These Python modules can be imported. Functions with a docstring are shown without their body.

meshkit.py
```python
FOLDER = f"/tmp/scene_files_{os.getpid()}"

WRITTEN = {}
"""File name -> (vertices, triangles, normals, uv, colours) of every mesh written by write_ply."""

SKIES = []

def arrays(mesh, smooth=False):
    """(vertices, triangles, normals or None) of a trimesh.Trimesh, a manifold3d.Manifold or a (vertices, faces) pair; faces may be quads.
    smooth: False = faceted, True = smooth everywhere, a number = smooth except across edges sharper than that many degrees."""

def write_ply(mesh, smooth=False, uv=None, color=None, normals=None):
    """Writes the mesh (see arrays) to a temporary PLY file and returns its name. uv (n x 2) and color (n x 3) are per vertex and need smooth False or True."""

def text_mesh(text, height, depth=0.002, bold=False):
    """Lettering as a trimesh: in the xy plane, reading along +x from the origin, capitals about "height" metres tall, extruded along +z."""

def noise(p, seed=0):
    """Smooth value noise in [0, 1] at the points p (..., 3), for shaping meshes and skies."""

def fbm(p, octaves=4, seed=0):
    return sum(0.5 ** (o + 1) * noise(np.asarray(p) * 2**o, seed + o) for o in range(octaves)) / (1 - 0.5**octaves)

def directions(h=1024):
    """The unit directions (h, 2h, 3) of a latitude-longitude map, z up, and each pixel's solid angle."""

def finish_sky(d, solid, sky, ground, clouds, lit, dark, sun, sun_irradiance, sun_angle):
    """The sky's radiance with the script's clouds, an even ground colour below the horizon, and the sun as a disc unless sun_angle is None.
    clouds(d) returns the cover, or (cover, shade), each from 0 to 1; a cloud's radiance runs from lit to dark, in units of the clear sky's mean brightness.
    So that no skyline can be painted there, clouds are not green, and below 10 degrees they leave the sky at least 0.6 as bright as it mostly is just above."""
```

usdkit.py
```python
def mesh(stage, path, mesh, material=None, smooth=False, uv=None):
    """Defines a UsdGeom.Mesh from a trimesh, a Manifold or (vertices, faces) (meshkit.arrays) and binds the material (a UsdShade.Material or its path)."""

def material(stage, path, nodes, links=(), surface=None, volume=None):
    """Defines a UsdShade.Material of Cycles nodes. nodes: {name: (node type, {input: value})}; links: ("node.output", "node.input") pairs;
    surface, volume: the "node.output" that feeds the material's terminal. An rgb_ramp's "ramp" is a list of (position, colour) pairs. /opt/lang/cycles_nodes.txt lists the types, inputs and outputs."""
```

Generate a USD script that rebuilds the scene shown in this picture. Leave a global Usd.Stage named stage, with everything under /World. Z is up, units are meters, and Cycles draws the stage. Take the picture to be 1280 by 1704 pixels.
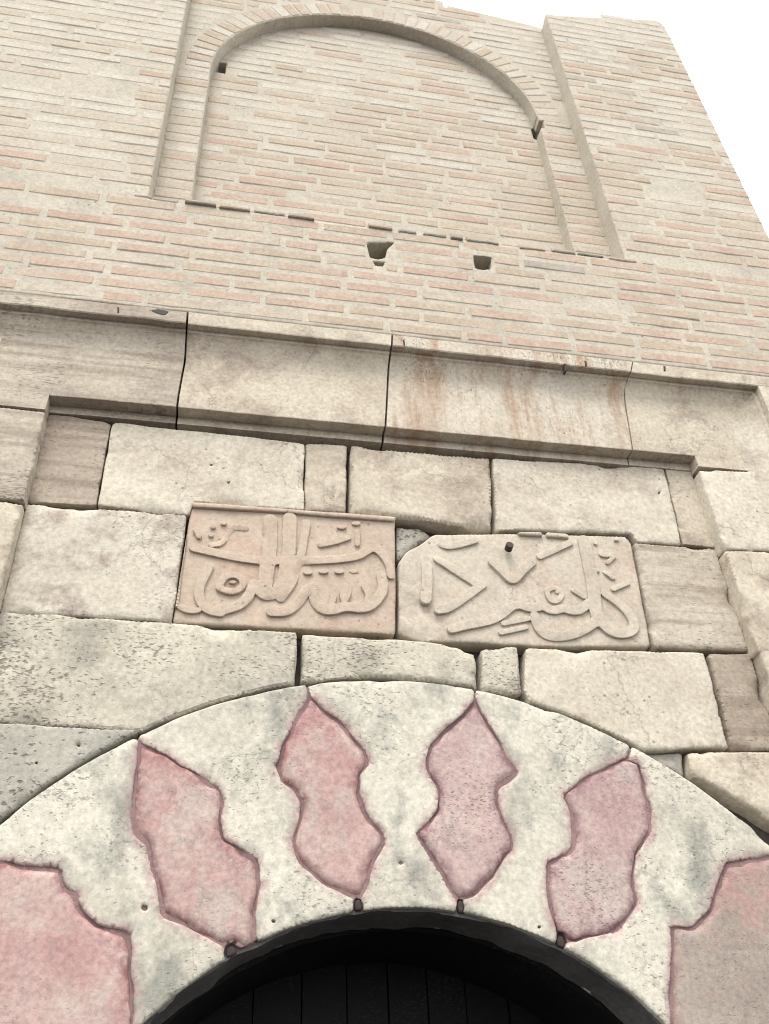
import math, random
import numpy as np, trimesh, shapely
from shapely.geometry import Polygon, LineString, Point, box as sbox
from shapely import affinity
from scipy.spatial import Delaunay
import meshkit, usdkit
from pxr import Usd, UsdGeom, UsdLux, UsdShade, Gf, Sdf

stage = Usd.Stage.CreateInMemory()
UsdGeom.SetStageUpAxis(stage, UsdGeom.Tokens.z); UsdGeom.SetStageMetersPerUnit(stage, 1)
UsdGeom.Xform.Define(stage, '/World'); UsdGeom.Scope.Define(stage, '/World/Looks')

# ---------------------------------------------------------------- camera, sky, sun, exposure
EYE = 1.6; DIST = 2.2; FPX = 1533.99
RC = np.array([[0.98286531, 0.07769212, 0.16715177], [-0.17947872, 0.60996028, 0.77183926], [-0.04199011, -0.78861422, 0.61345288]])
RC = np.array([RC[0], -np.cross(RC[0], RC[2]) if np.cross(RC[0], RC[2])[2] < 0 else np.cross(RC[0], RC[2]), RC[2]])
Xc, Yc, Zc = RC[:, 0], RC[:, 1], RC[:, 2]           # image right, image down, forward, in world axes
EXPOSURE = 1.10
cam = UsdGeom.Camera.Define(stage, '/World/camera')
m4 = Gf.Matrix4d(*[float(v) for v in (*Xc, 0, *(-Yc), 0, *(-Zc), 0, 0, -DIST, EYE, 1)])
cam.AddTransformOp().Set(m4)
cam.CreateHorizontalApertureAttr(36.0); cam.CreateVerticalApertureAttr(36.0 * 1024 / 769)
cam.CreateFocalLengthAttr(36.0 * FPX / 1280); cam.CreateClippingRangeAttr(Gf.Vec2f(0.05, 2000))
cam.CreateExposureAttr(EXPOSURE)
cam.CreateFStopAttr(8.0); cam.CreateFocusDistanceAttr(2.7)

SUN_EL, SUN_AZ = math.radians(60), math.radians(198)    # azimuth = atan2(x, y) of the direction towards the sun
sunv = np.array([math.sin(SUN_AZ) * math.cos(SUN_EL), math.cos(SUN_AZ) * math.cos(SUN_EL), math.sin(SUN_EL)])
usdkit.material(stage, '/World/Looks/overcast_sky', {
    'sky': ('sky_texture', {'sky_type': 'single_scattering', 'sun_disc': False, 'sun_elevation': SUN_EL, 'sun_rotation': SUN_AZ}),
    'tc': ('texture_coordinate', {}),
    'n': ('noise_texture', {'scale': 2.2, 'detail': 5.0}),
    'r': ('rgb_ramp', {'ramp': [(0.25, (.86, .86, .86)), (0.7, (1, 1, 1))]}),
    'cl': ('rgb_ramp', {'ramp': [(0.3, (7.6, 7.5, 7.3)), (0.7, (9.2, 9.1, 8.9))]}),
    'mx': ('mix_color', {'use_clamp': False}),
    'bg': ('background_shader', {'strength': 0.12})},
    [('tc.generated', 'n.vector'), ('n.fac', 'r.fac'), ('n.fac', 'cl.fac'), ('r.color', 'mx.fac'), ('sky.color', 'mx.a'), ('cl.color', 'mx.b'), ('mx.result', 'bg.color')], surface='bg.background')
dome = UsdLux.DomeLight.Define(stage, '/World/sky')
UsdShade.MaterialBindingAPI.Apply(dome.GetPrim()).Bind(UsdShade.Material.Get(stage, '/World/Looks/overcast_sky'))
dome.GetPrim().SetCustomDataByKey('kind', 'structure')
sun = UsdLux.DistantLight.Define(stage, '/World/sun')
sun.CreateIntensityAttr(0.40); sun.CreateAngleAttr(28.0); sun.CreateNormalizeAttr(True); sun.CreateColorAttr(Gf.Vec3f(1.0, 0.96, 0.9))
zz = sunv; xx = np.cross([0, 0, 1], zz); xx /= np.linalg.norm(xx); yy = np.cross(zz, xx)
sun.AddTransformOp().Set(Gf.Matrix4d(*[float(v) for v in (*xx, 0, *yy, 0, *zz, 0, *(sunv * 30), 1)]))

# ---------------------------------------------------------------- helpers
used = {}
def numbered(path):
    k = used.get(path, 0); used[path] = k + 1
    return path if k == 0 else f'{path}_{k:03d}'
def tag(prim, label=None, cat=None, group=None, kind=None):
    for key, v in (('label', label), ('category', cat), ('group', group), ('kind', kind)):
        if v: prim.SetCustomDataByKey(key, v)
    return prim
def thing(name, label, cat, group=None, loc=(0, 0, 0)):
    x = UsdGeom.Xform.Define(stage, numbered('/World/' + name)); x.AddTranslateOp().Set(Gf.Vec3d(*loc))
    return tag(x.GetPrim(), label, cat, group, 'thing')
def base_of(parent):
    if parent is None: return np.zeros(3)
    p = stage.GetPrimAtPath('/World/' + str(parent.GetPath()).split('/')[2])
    v = p.GetAttribute('xformOp:translate').Get() if p.HasAttribute('xformOp:translate') else None
    return np.array(v) if v else np.zeros(3)
def obj(name, mesh, mat, parent=None, smooth=False, label=None, kind=None):
    root = str(parent.GetPath()) if parent is not None else '/World'
    if parent is not None:
        mesh = trimesh.Trimesh(np.asarray(mesh.vertices) - base_of(parent), mesh.faces, process=False)
    p = usdkit.mesh(stage, numbered(root + '/' + name), mesh, '/World/Looks/' + mat, smooth).GetPrim()
    return tag(p, label, None, None, kind)
def set_rim(prim, edge, width, seed):
    """A 0..1 primvar that falls off with the distance from a line on the wall, unevenly: where the stone is stained or worn along it."""
    q = np.array(UsdGeom.Mesh(prim).GetPointsAttr().Get()) + base_of(prim.GetParent())
    dd = shapely.distance(edge, shapely.points(q[:, [0, 2]])); w = np.clip(width * (1 + 2.6 * fbm(q[:, 0], q[:, 2], 18, seed, 4)), width * .2, width * 2.4)
    UsdGeom.PrimvarsAPI(prim).CreatePrimvar('rim', Sdf.ValueTypeNames.Color3fArray, 'vertex').Set([Gf.Vec3f(float(a)) for a in np.clip(1 - dd / w, 0, 1)])
def cat(ms): return trimesh.util.concatenate(ms)

def Q(px, py, yp=0.0):
    """(x, z) on the upright plane y = yp where the photograph's line of sight meets it."""
    r = RC @ np.array([px - 640.0, py - 852.0, FPX]); t = (DIST + yp) / r[1]
    return (r[0] * t, EYE + r[2] * t)
def poly(pts, yp=0.0): return Polygon([Q(a, b, yp) for a, b in pts]).buffer(0)

def fbm(x, z, f, seed, o=3): return meshkit.fbm(np.stack([x * f, np.full_like(x, seed * 3.71), z * f], -1), o, seed) - .5

def slab(pg, y, back=.12, r=.008, amp=.003, step=.03, jit=.0022, seed=0, gap=.002, wear=1.0, freq=6.0, extra=None, chip=.0):
    """A stone with the outline pg on the plane y: worn uneven edge, rounded rim, uneven face, straight sides going back."""
    pg = pg.buffer(-gap)
    if pg.geom_type == 'MultiPolygon': pg = max(pg.geoms, key=lambda g: g.area)
    ds = min(.014, step)
    def ring(g):
        c = g.length; n = max(12, int(c / ds)); return np.array([g.interpolate(c * i / n).coords[0] for i in range(n)])
    outer = [ring(l) for l in [pg.exterior, *pg.interiors]]
    outer = [p + jit * 2 * np.stack([fbm(p[:, 0], p[:, 1], 16, seed + 5, 5), fbm(p[:, 0], p[:, 1], 16, seed + 9, 5)], -1) for p in outer]
    pg2 = Polygon(outer[0], outer[1:]).buffer(0)
    if pg2.geom_type != 'Polygon': pg2 = max(pg2.geoms, key=lambda g: g.area)
    pts = [np.vstack([np.array(l.coords)[:-1] for l in [pg2.exterior, *pg2.interiors]])]
    for k in (.3, 1.0):
        q = pg2.buffer(-r * k)
        for g in getattr(q, 'geoms', [q]):
            if g.is_empty: continue
            for l in [g.exterior, *g.interiors]: pts.append(ring(l))
    x0, z0, x1, z1 = pg2.bounds
    gx, gz = np.meshgrid(np.arange(x0, x1, step), np.arange(z0, z1, step)); rs = np.random.RandomState(seed + 1)
    g = np.stack([gx.ravel(), gz.ravel()], -1) + rs.uniform(-.25, .25, (gx.size, 2)) * step
    inn = pg2.buffer(-r * 1.25)
    if not inn.is_empty and len(g): pts.append(g[shapely.contains_xy(inn, g[:, 0], g[:, 1])])
    p = np.vstack(pts)
    p = p[np.unique(np.round(p / 1e-4).astype(np.int64), axis=0, return_index=True)[1]]
    t = Delaunay(p).simplices
    c = p[t].mean(1); t = t[shapely.contains_xy(pg2, c[:, 0], c[:, 1])]
    a = p[t]; ar = np.cross(a[:, 1] - a[:, 0], a[:, 2] - a[:, 0]); t = t[np.abs(ar) > 1e-9]; ar = ar[np.abs(ar) > 1e-9]
    t[ar < 0] = t[ar < 0][:, ::-1]
    uq, inv = np.unique(t, return_inverse=True); p = p[uq]; t = inv.reshape(t.shape)
    d = shapely.distance(pg2.boundary, shapely.points(p))
    rl = r * np.clip(1 + wear * 2.2 * fbm(p[:, 0], p[:, 1], 14, seed + 2), .25, 2.6)
    s = np.clip(d / rl, 0, 1)
    yy = y + rl * (1 - np.sqrt(np.clip(1 - (1 - s) ** 2, 0, 1))) + amp * 2 * fbm(p[:, 0], p[:, 1], freq, seed + 3, 4)
    cn = fbm(p[:, 0], p[:, 1], 9, seed + 6, 4)
    yy = yy + chip * np.clip(cn - .06, 0, .3) * 10 * np.clip(1 - d / .035, 0, 1) ** 2
    if extra is not None: yy = yy + extra(p[:, 0], p[:, 1])
    v = np.stack([p[:, 0], yy, p[:, 1]], -1)
    e = np.vstack([t[:, [0, 1]], t[:, [1, 2]], t[:, [2, 0]]]); es = np.sort(e, 1)
    _, idx, cnt = np.unique(es, axis=0, return_index=True, return_counts=True); be = e[idx[cnt == 1]]
    bv = np.unique(be); mp = {b: len(v) + i for i, b in enumerate(bv)}
    vb = v[bv].copy(); vb[:, 1] = y + back
    f = [t] + [np.array([[b, a_, mp[a_]], [b, mp[a_], mp[b]]]) for a_, b in be]
    return trimesh.Trimesh(np.vstack([v, vb]), np.vstack(f), process=False)

def sweep(prof, path_fn, n, seed=0, amp=.0025):
    """prof: closed list of (y, z); swept along u in n steps, path_fn(u, z) -> x. End caps by earcut."""
    prof = np.array(prof); k = len(prof); rows = []
    for i in range(n + 1):
        u = i / n; x = np.array([path_fn(u, z) for z in prof[:, 1]])
        dy = amp * 2 * fbm(x, prof[:, 1], 9, seed, 3); dz = amp * 1.6 * fbm(x, prof[:, 1] * .2, 16, seed + 4, 3)
        rows.append(np.stack([x, prof[:, 0] + dy, prof[:, 1] + dz], -1))
    v = np.vstack(rows); f = []
    for i in range(n):
        for j in range(k):
            a, b = i * k + j, i * k + (j + 1) % k; f += [[a, b, b + k], [a, b + k, a + k]]
    pg = Polygon(prof); tv, tf = trimesh.creation.triangulate_polygon(pg, engine='earcut')
    idx = np.array([np.argmin(((prof - q) ** 2).sum(1)) for q in tv]); tf = idx[np.array(tf)]
    f = np.array(f); f = np.vstack([f, tf, tf[:, ::-1] + n * k])
    m = trimesh.Trimesh(v, f, process=False); trimesh.repair.fix_normals(m); return m

def cuboid(x0, x1, y0, y1, z0, z1):
    m = trimesh.creation.box((x1 - x0, y1 - y0, z1 - z0)); m.apply_translation(((x0 + x1) / 2, (y0 + y1) / 2, (z0 + z1) / 2)); return m

# ---------------------------------------------------------------- materials
def stone_mat(name, c1, c2, stain=None, stain_amt=.6, stain_lo=.5, stain_scale=(3.5, 3.5, 3.5), pit=.55, pit_lo=.6, pit_scale=(100, 100, 185), speck=.16, bump=.5, rough=.9, band=None, edge=None, dots=.16, veins=.5):
    N = {'g': ('geometry', {}), 'o': ('object_info', {}),
         'm1': ('math', {'math_type': 'multiply', 'value2': 37.0}), 'm2': ('math', {'math_type': 'multiply', 'value2': 71.0}),
         'cv': ('combine_xyz', {}), 'ad': ('vector_math', {'math_type': 'add'}),
         'n1': ('noise_texture', {'scale': 4.0, 'detail': 6.0, 'roughness': .7}),
         'r1': ('rgb_ramp', {'ramp': [(.32, c2), (.6, c1)]}),
         'n2': ('noise_texture', {'scale': 75.0, 'detail': 3.0, 'roughness': .7}),
         'r2': ('rgb_ramp', {'ramp': [(.3, (1 - speck * 1.6,) * 3), (.7, (1 + speck * .6,) * 3)]}),
         'mu': ('mix_color', {'blend_type': 'multiply', 'fac': 1.0, 'use_clamp': False}),
         'mp': ('mapping', {'scale': pit_scale}), 'n3': ('noise_texture', {'scale': 1.0, 'detail': 2.5, 'roughness': .55}),
         'mq': ('mapping', {'scale': (4, 4, 5)}), 'n4': ('noise_texture', {'scale': 1.0, 'detail': 2.0}),
         'pm': ('math', {'math_type': 'multiply_add', 'value2': .5, 'value3': -.25}), 'pa': ('math', {'math_type': 'add'}),
         'r3': ('rgb_ramp', {'ramp': [(pit_lo, (0, 0, 0)), (pit_lo + .11, (1, 1, 1))]}),
         'pf': ('math', {'math_type': 'multiply', 'value2': pit}),
         'pi': ('mix_color', {'b': (.10, .085, .075)}),
         'vo': ('voronoi_texture', {'scale': 52.0}), 'vs': ('separate_color', {}), 'vd': ('rgb_ramp', {'ramp': [(.12, (1, 1, 1)), (.30, (0, 0, 0))]}),
         'vr': ('rgb_ramp', {'ramp': [(1 - dots, (0, 0, 0)), (1.06 - dots, (.75, .75, .75))]}), 'vm': ('math', {'math_type': 'multiply'}), 'vc': ('rgb_ramp', {'ramp': [(.40, (.1, .1, .1)), (.62, (1, 1, 1))]}), 'vn': ('math', {'math_type': 'multiply'}),
         'cs': ('vector_math', {'math_type': 'scale', 'scale': .22}), 'ca': ('vector_math', {'math_type': 'add'}), 'ce': ('voronoi_texture', {'feature': 'distance_to_edge', 'scale': 3.1}),
         'cr': ('rgb_ramp', {'ramp': [(0.0, (veins, veins, veins)), (.014, (0, 0, 0))]}), 'cm': ('rgb_ramp', {'ramp': [(.47, (0, 0, 0)), (.6, (1, 1, 1))]}), 'cf': ('math', {'math_type': 'multiply'}), 'ci': ('mix_color', {'b': (.17, .14, .125)}), 'vi': ('mix_color', {'b': (.13, .11, .10)}),
         'h1': ('math', {'math_type': 'multiply', 'value2': .5}), 'h2': ('math', {'math_type': 'subtract'}),
         'bu': ('bump', {'strength': bump, 'distance': .004}),
         'p': ('principled_bsdf', {'roughness': rough, 'specular_ior_level': .25})}
    L = [('o.random', 'm1.value1'), ('o.random', 'm2.value1'), ('m1.value', 'cv.x'), ('m2.value', 'cv.z'), ('m1.value', 'cv.y'),
         ('g.position', 'ad.vector1'), ('cv.vector', 'ad.vector2')]
    for n in ('n1', 'n2'): L.append(('ad.vector', n + '.vector'))
    L += [('ad.vector', 'mp.vector'), ('mp.vector', 'n3.vector'), ('ad.vector', 'mq.vector'), ('mq.vector', 'n4.vector'),
          ('n1.fac', 'r1.fac'), ('n2.fac', 'r2.fac'), ('r2.color', 'mu.b'),
          ('n4.fac', 'pm.value1'), ('pm.value', 'pa.value1'), ('n3.fac', 'pa.value2'), ('pa.value', 'r3.fac'), ('r3.color', 'pf.value1'),
          ('pf.value', 'pi.fac'), ('mu.result', 'pi.a'), ('pi.result', 'vi.a'), ('ad.vector', 'vo.vector'), ('vo.distance', 'vd.fac'), ('vo.color', 'vs.color'), ('vs.r', 'vr.fac'), ('vd.color', 'vm.value1'), ('vr.color', 'vm.value2'), ('vm.value', 'vn.value1'), ('n4.fac', 'vc.fac'), ('vc.color', 'vn.value2'), ('vn.value', 'vi.fac'),
          ('n1.color', 'cs.vector1'), ('ad.vector', 'ca.vector1'), ('cs.vector', 'ca.vector2'), ('ca.vector', 'ce.vector'), ('ce.distance', 'cr.fac'), ('n4.fac', 'cm.fac'), ('cr.color', 'cf.value1'), ('cm.color', 'cf.value2'),
          ('cf.value', 'ci.fac'), ('vi.result', 'ci.a'), ('ci.result', 'p.base_color'),
          ('n2.fac', 'h1.value1'), ('h1.value', 'h2.value1'), ('pf.value', 'h2.value2'), ('h2.value', 'bu.height'), ('bu.normal', 'p.normal')]
    if veins == 0:
        for q in ('cs', 'ca', 'ce', 'cr', 'cm', 'cf', 'ci'): N.pop(q)
        L = [l for l in L if l[0].split('.')[0] in N and l[1].split('.')[0] in N] + [('vi.result', 'p.base_color')]
    src = 'r1.color'
    if stain is not None:
        N.update({'ms': ('mapping', {'scale': stain_scale}), 'n5': ('noise_texture', {'scale': 1.0, 'detail': 5.0, 'roughness': .7}),
                  'r5': ('rgb_ramp', {'ramp': [(stain_lo, (0, 0, 0)), (stain_lo + .16, (stain_amt,) * 3)]}), 'st': ('mix_color', {'b': stain})})
        L += [('ad.vector', 'ms.vector'), ('ms.vector', 'n5.vector'), ('n5.fac', 'r5.fac'), ('r5.color', 'st.fac'), (src, 'st.a')]; src = 'st.result'
    if band is not None:
        N.update({'mb': ('mapping', {'scale': (2, 2, 34)}), 'n6': ('noise_texture', {'scale': 1.0, 'detail': 4.0}),
                  'r6': ('rgb_ramp', {'ramp': [(.46, (0, 0, 0)), (.62, (.7, .7, .7))]}), 'sb': ('mix_color', {'b': band})})
        L += [('ad.vector', 'mb.vector'), ('mb.vector', 'n6.vector'), ('n6.fac', 'r6.fac'), ('r6.color', 'sb.fac'), (src, 'sb.a')]; src = 'sb.result'
    if edge is not None:      # deeper red where the weathered rim of the stone has worn fresh
        N.update({'at': ('attribute', {'attribute': 'rim'}), 'ap': ('separate_color', {}), 'n7': ('noise_texture', {'scale': 30.0, 'detail': 5.0, 'roughness': .7}), 'r7': ('rgb_ramp', {'ramp': [(.36, (0, 0, 0)), (.62, (1, 1, 1))]}), 'am': ('math', {'math_type': 'multiply', 'use_clamp': True}),
                  'a2': ('math', {'math_type': 'multiply', 'value2': 1.5}), 'se': ('mix_color', {'b': edge})})
        L += [('ad.vector', 'n7.vector'), ('at.color', 'ap.color'), ('ap.r', 'a2.value1'), ('a2.value', 'am.value1'), ('n7.fac', 'r7.fac'), ('r7.color', 'am.value2'), ('am.value', 'se.fac'), (src, 'se.a')]; src = 'se.result'
    L.append((src, 'mu.a'))
    usdkit.material(stage, '/World/Looks/' + name, N, L, surface='p.BSDF')

DIRT = (.27, .225, .195)
stone_mat('cream_stone', (.54, .485, .395), (.42, .36, .29), stain=(.285, .225, .185), stain_amt=.75, stain_lo=.51, stain_scale=(5, 5, 6), pit=.4, pit_lo=.66)
stone_mat('white_stone', (.575, .53, .445), (.45, .40, .325), stain=(.33, .27, .225), stain_amt=.75, stain_lo=.515, stain_scale=(4.5, 4.5, 5), pit=.35, pit_lo=.67, pit_scale=(80, 80, 120))
stone_mat('banded_stone', (.485, .435, .36), (.385, .335, .275), stain=(.25, .20, .165), stain_amt=.65, stain_lo=.53, stain_scale=(3, 3, 9), band=(.29, .235, .19), pit=.5, pit_lo=.62, pit_scale=(45, 45, 190))
stone_mat('brown_stone', (.40, .34, .28), (.315, .262, .212), band=(.24, .19, .15), pit=.45, pit_lo=.63, pit_scale=(45, 45, 190))
stone_mat('blotched_stone', (.555, .515, .435), (.45, .405, .335), stain=(.27, .205, .18), stain_amt=.8, stain_lo=.515, stain_scale=(7, 7, 7), pit=.45, pit_lo=.65)
stone_mat('pitted_stone', (.525, .49, .405), (.40, .37, .305), stain=(.27, .25, .215), stain_amt=.75, stain_lo=.5, stain_scale=(5, 5, 6), pit=.65, pit_lo=.60, pit_scale=(75, 75, 150), bump=.6)
stone_mat('coarse_stone', (.38, .365, .315), (.28, .27, .235), stain=(.42, .40, .34), stain_amt=.6, stain_lo=.52, pit=.75, pit_lo=.57, pit_scale=(60, 60, 85), bump=.7)
stone_mat('streaked_stone', (.56, .51, .43), (.46, .405, .33), stain=(.36, .25, .175), stain_amt=.8, stain_lo=.46, stain_scale=(13, 13, 1.3), pit=.55, pit_lo=.62, pit_scale=(170, 170, 60))
stone_mat('lichened_stone', (.575, .55, .47), (.47, .445, .375), stain=(.27, .27, .235), stain_amt=.95, stain_lo=.485, stain_scale=(5.5, 5.5, 4.5), pit=.5, pit_lo=.645, pit_scale=(85, 85, 110), speck=.16, bump=.6, edge=(.385, .27, .26))
stone_mat('rosy_stone', (.46, .335, .31), (.375, .22, .212), stain=(.46, .39, .35), stain_amt=.85, stain_lo=.45, stain_scale=(7, 7, 6), pit=.3, pit_lo=.68, speck=.17, bump=.6, edge=(.245, .115, .115), dots=.045)
stone_mat('dusty_rose_stone', (.45, .34, .32), (.355, .24, .235), stain=(.45, .39, .355), stain_amt=.7, stain_lo=.48, stain_scale=(7, 7, 6), pit=.45, pit_lo=.645, speck=.18, bump=.7, edge=(.225, .125, .14), dots=.045)
stone_mat('rose_grey_stone', (.34, .295, .255), (.265, .215, .19), stain=(.41, .235, .215), stain_amt=.8, stain_lo=.5, stain_scale=(3, 3, 3), pit=.4, edge=(.26, .16, .155), dots=.045)
stone_mat('red_joint', (.27, .18, .175), (.18, .11, .115), pit=.3, veins=0)
stone_mat('tan_plaque', (.48, .40, .325), (.415, .335, .265), stain=(.44, .30, .235), stain_amt=.55, stain_lo=.53, pit=.25, pit_lo=.67, speck=.12, bump=.45, veins=0)
stone_mat('pale_plaque', (.51, .46, .385), (.425, .37, .305), stain=(.42, .32, .255), stain_amt=.65, stain_lo=.51, pit=.3, pit_lo=.66, speck=.13, bump=.5)
stone_mat('mortar_hole_dark', (.10, .088, .082), (.055, .048, .046), pit=.3, veins=0)  # joint mortar, and the dark of sockets and a painted hole
stone_mat('pale_mortar', (.495, .455, .38), (.43, .39, .325), stain=(.35, .315, .27), stain_amt=.5, pit=.25, pit_lo=.66, speck=.14, bump=.7, veins=0)
BS = dict(dots=.05, veins=.0, stain_lo=.45, stain_scale=(6, 6, 12), pit=.25, pit_lo=.67, speck=.14, bump=.6)
stone_mat('pink_brick', (.455, .352, .28), (.40, .295, .235), stain=(.48, .425, .35), stain_amt=.5, **BS)
stone_mat('tan_brick', (.445, .365, .285), (.39, .315, .245), stain=(.48, .43, .355), stain_amt=.5, **BS)
stone_mat('pale_brick', (.48, .415, .335), (.425, .36, .29), stain=(.49, .45, .38), stain_amt=.6, **BS)
stone_mat('glare_pale_brick', (.515, .47, .40), (.465, .415, .35), stain=(.53, .495, .435), stain_amt=.7, **BS)  # glare over the top of the wall, put into the brick colour
stone_mat('grey_brick', (.385, .335, .285), (.325, .285, .245), stain=(.44, .40, .335), stain_amt=.6, **BS)
stone_mat('street_paving', (.075, .072, .07), (.055, .053, .052), veins=0)
stone_mat('shade_dark_lining', (.13, .122, .12), (.07, .066, .068), stain=(.2, .195, .18), stain_amt=.5, pit=.2, dots=.0, veins=0)  # shade of the downward-facing soffit, put into the colour
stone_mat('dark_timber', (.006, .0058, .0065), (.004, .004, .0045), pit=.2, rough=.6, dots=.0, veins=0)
stone_mat('iron_gap_dark', (.06, .04, .04), (.03, .022, .024), pit=.2, rough=.7, veins=0)  # iron, and the dark filled into open joint gaps

# ---------------------------------------------------------------- ground
gp = trimesh.Trimesh([[-300, -300, 0], [300, -300, 0], [300, 300, 0], [-300, 300, 0]], [[0, 1, 2], [0, 2, 3]], process=False)
obj('ground', gp, 'street_paving', kind='structure')

# ---------------------------------------------------------------- planes (y): brick face, niche surround, niche panel, outer frame, ashlar
B, S, NP, L1 = -.11, -.025, .037, -.047
XL, XR = -.569, 1.577          # inner jambs of the stepped frame
XEL, XER = -.877, 1.885        # outer jambs of the frame
TX = 2.25                      # right corner of the building
WX = -1.55                     # left end of what is built
Zc_ = EYE + 2.392              # cornice soffit
Zs2 = EYE + 2.068              # lower step soffit
Zfb = EYE + 2.037              # bottom of frame blocks
SILL = EYE + 3.062
CA = (.495, EYE - .132, 1.307); CI = (.48, EYE - .23, .816)   # arch: outer and inner circle

# ---------------------------------------------------------------- stone portal
portal = thing('stone_portal', 'weathered pale ashlar wall of large blocks with stepped frame around the arch', 'stone wall', loc=(.5, 0, 0))
door_hole = Polygon([(CI[0] + CI[2] * math.cos(a), CI[1] + CI[2] * math.sin(a)) for a in np.linspace(0, math.pi, 40)] + [(CI[0] - CI[2], -.2), (CI[0] + CI[2], -.2)])
bed = sbox(XL - .02, 0, XR + .02, Zc_ - .02).difference(door_hole.buffer(.02))
obj('mortar_bed', slab(bed, .065, back=.1, r=.002, amp=.006, step=.05, seed=3, freq=20), 'mortar_hole_dark', portal, 40)
for x0, x1 in ((WX, XL - .02), (XR + .02, TX - .03)):
    obj('mortar_bed', slab(sbox(x0, 0, x1, Zc_ - .02), .01, back=.12, r=.002, amp=.006, step=.06, seed=4, freq=20), 'mortar_hole_dark', portal, 40)

lv2 = sbox(XL + .002, 0, XR - .002, 6)
lv1l = sbox(XEL + .09, 0, XL, 6); lv1r = sbox(XR, 0, XER - .09, 6)
ring_out = Polygon([(CA[0] + CA[2] * math.cos(a), CA[1] + CA[2] * math.sin(a)) for a in np.linspace(0, 2 * math.pi, 240)])
ash = lv2.difference(ring_out.buffer(.007))
def pit(a, b, w, y):
    rr = random.Random(int(a * 7 + b)); k = [rr.uniform(.45, .95) * w for _ in range(9)]
    return Polygon([Q(a + k[i] * math.cos(i * .698), b + k[i] * .75 * math.sin(i * .698), y) for i in range(9)])
HOLES = [(379, 801, 6), (352, 773, 6), (372, 778, 4), (840, 672, 3), (1098, 819, 5), (130, 1240, 7), (60, 1270, 6), (241, 1510, 8), (456, 1534, 4), (668, 1434, 4), (898, 1542, 4)]
def block(pts, mat, seed, y=0.0, clip=None, r=.0026, amp=.0035, label=None, wear=1.0, **k):
    pg = poly(pts, y).intersection(clip if clip is not None else ash)
    pg = pg.difference(shapely.union_all([pit(a, b, w, y) for a, b, w in HOLES]))
    if pg.geom_type != 'Polygon': pg = max(pg.geoms, key=lambda g: g.area)
    k.setdefault('gap', -.0026); k.setdefault('chip', .014); k.setdefault('jit', .0038); k.setdefault('step', .02)
    return obj('stone_block', slab(pg, y, r=r, amp=amp, seed=seed, wear=wear, **k), mat, portal, 30, label)
# second course (under the frame)
block([(85, 690), (183, 703), (158, 840), (38, 832), (0, 832), (60, 686)], 'brown_stone', 11, y=.004)
block([(189, 703), (506, 738), (504, 847), (322, 833), (312, 856), (164, 839)], 'white_stone', 12, r=.004)
block([(511, 738), (577, 742), (574, 851), (508, 847)], 'cream_stone', 13, r=.006, y=.002)
block([(585, 742), (815, 762), (819, 877), (790, 876), (745, 870), (700, 862), (662, 858), (584, 852)], 'cream_stone', 14, r=.012, amp=.006, wear=1.6, jit=.003)
block([(821, 762), (1105, 778), (1134, 904), (1062, 899), (1052, 886), (828, 879)], 'white_stone', 15, r=.006)
block([(1109, 778), (1190, 782), (1230, 914), (1138, 905)], 'cream_stone', 16, y=.003)
# plaque course
block([(38, 838), (310, 856), (285, 1032), (-40, 1013), (0, 900)], 'blotched_stone', 17, r=.007, amp=.005)
block([(1058, 905), (1240, 916), (1290, 1083), (1091, 1075)], 'banded_stone', 18, r=.007)
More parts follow.
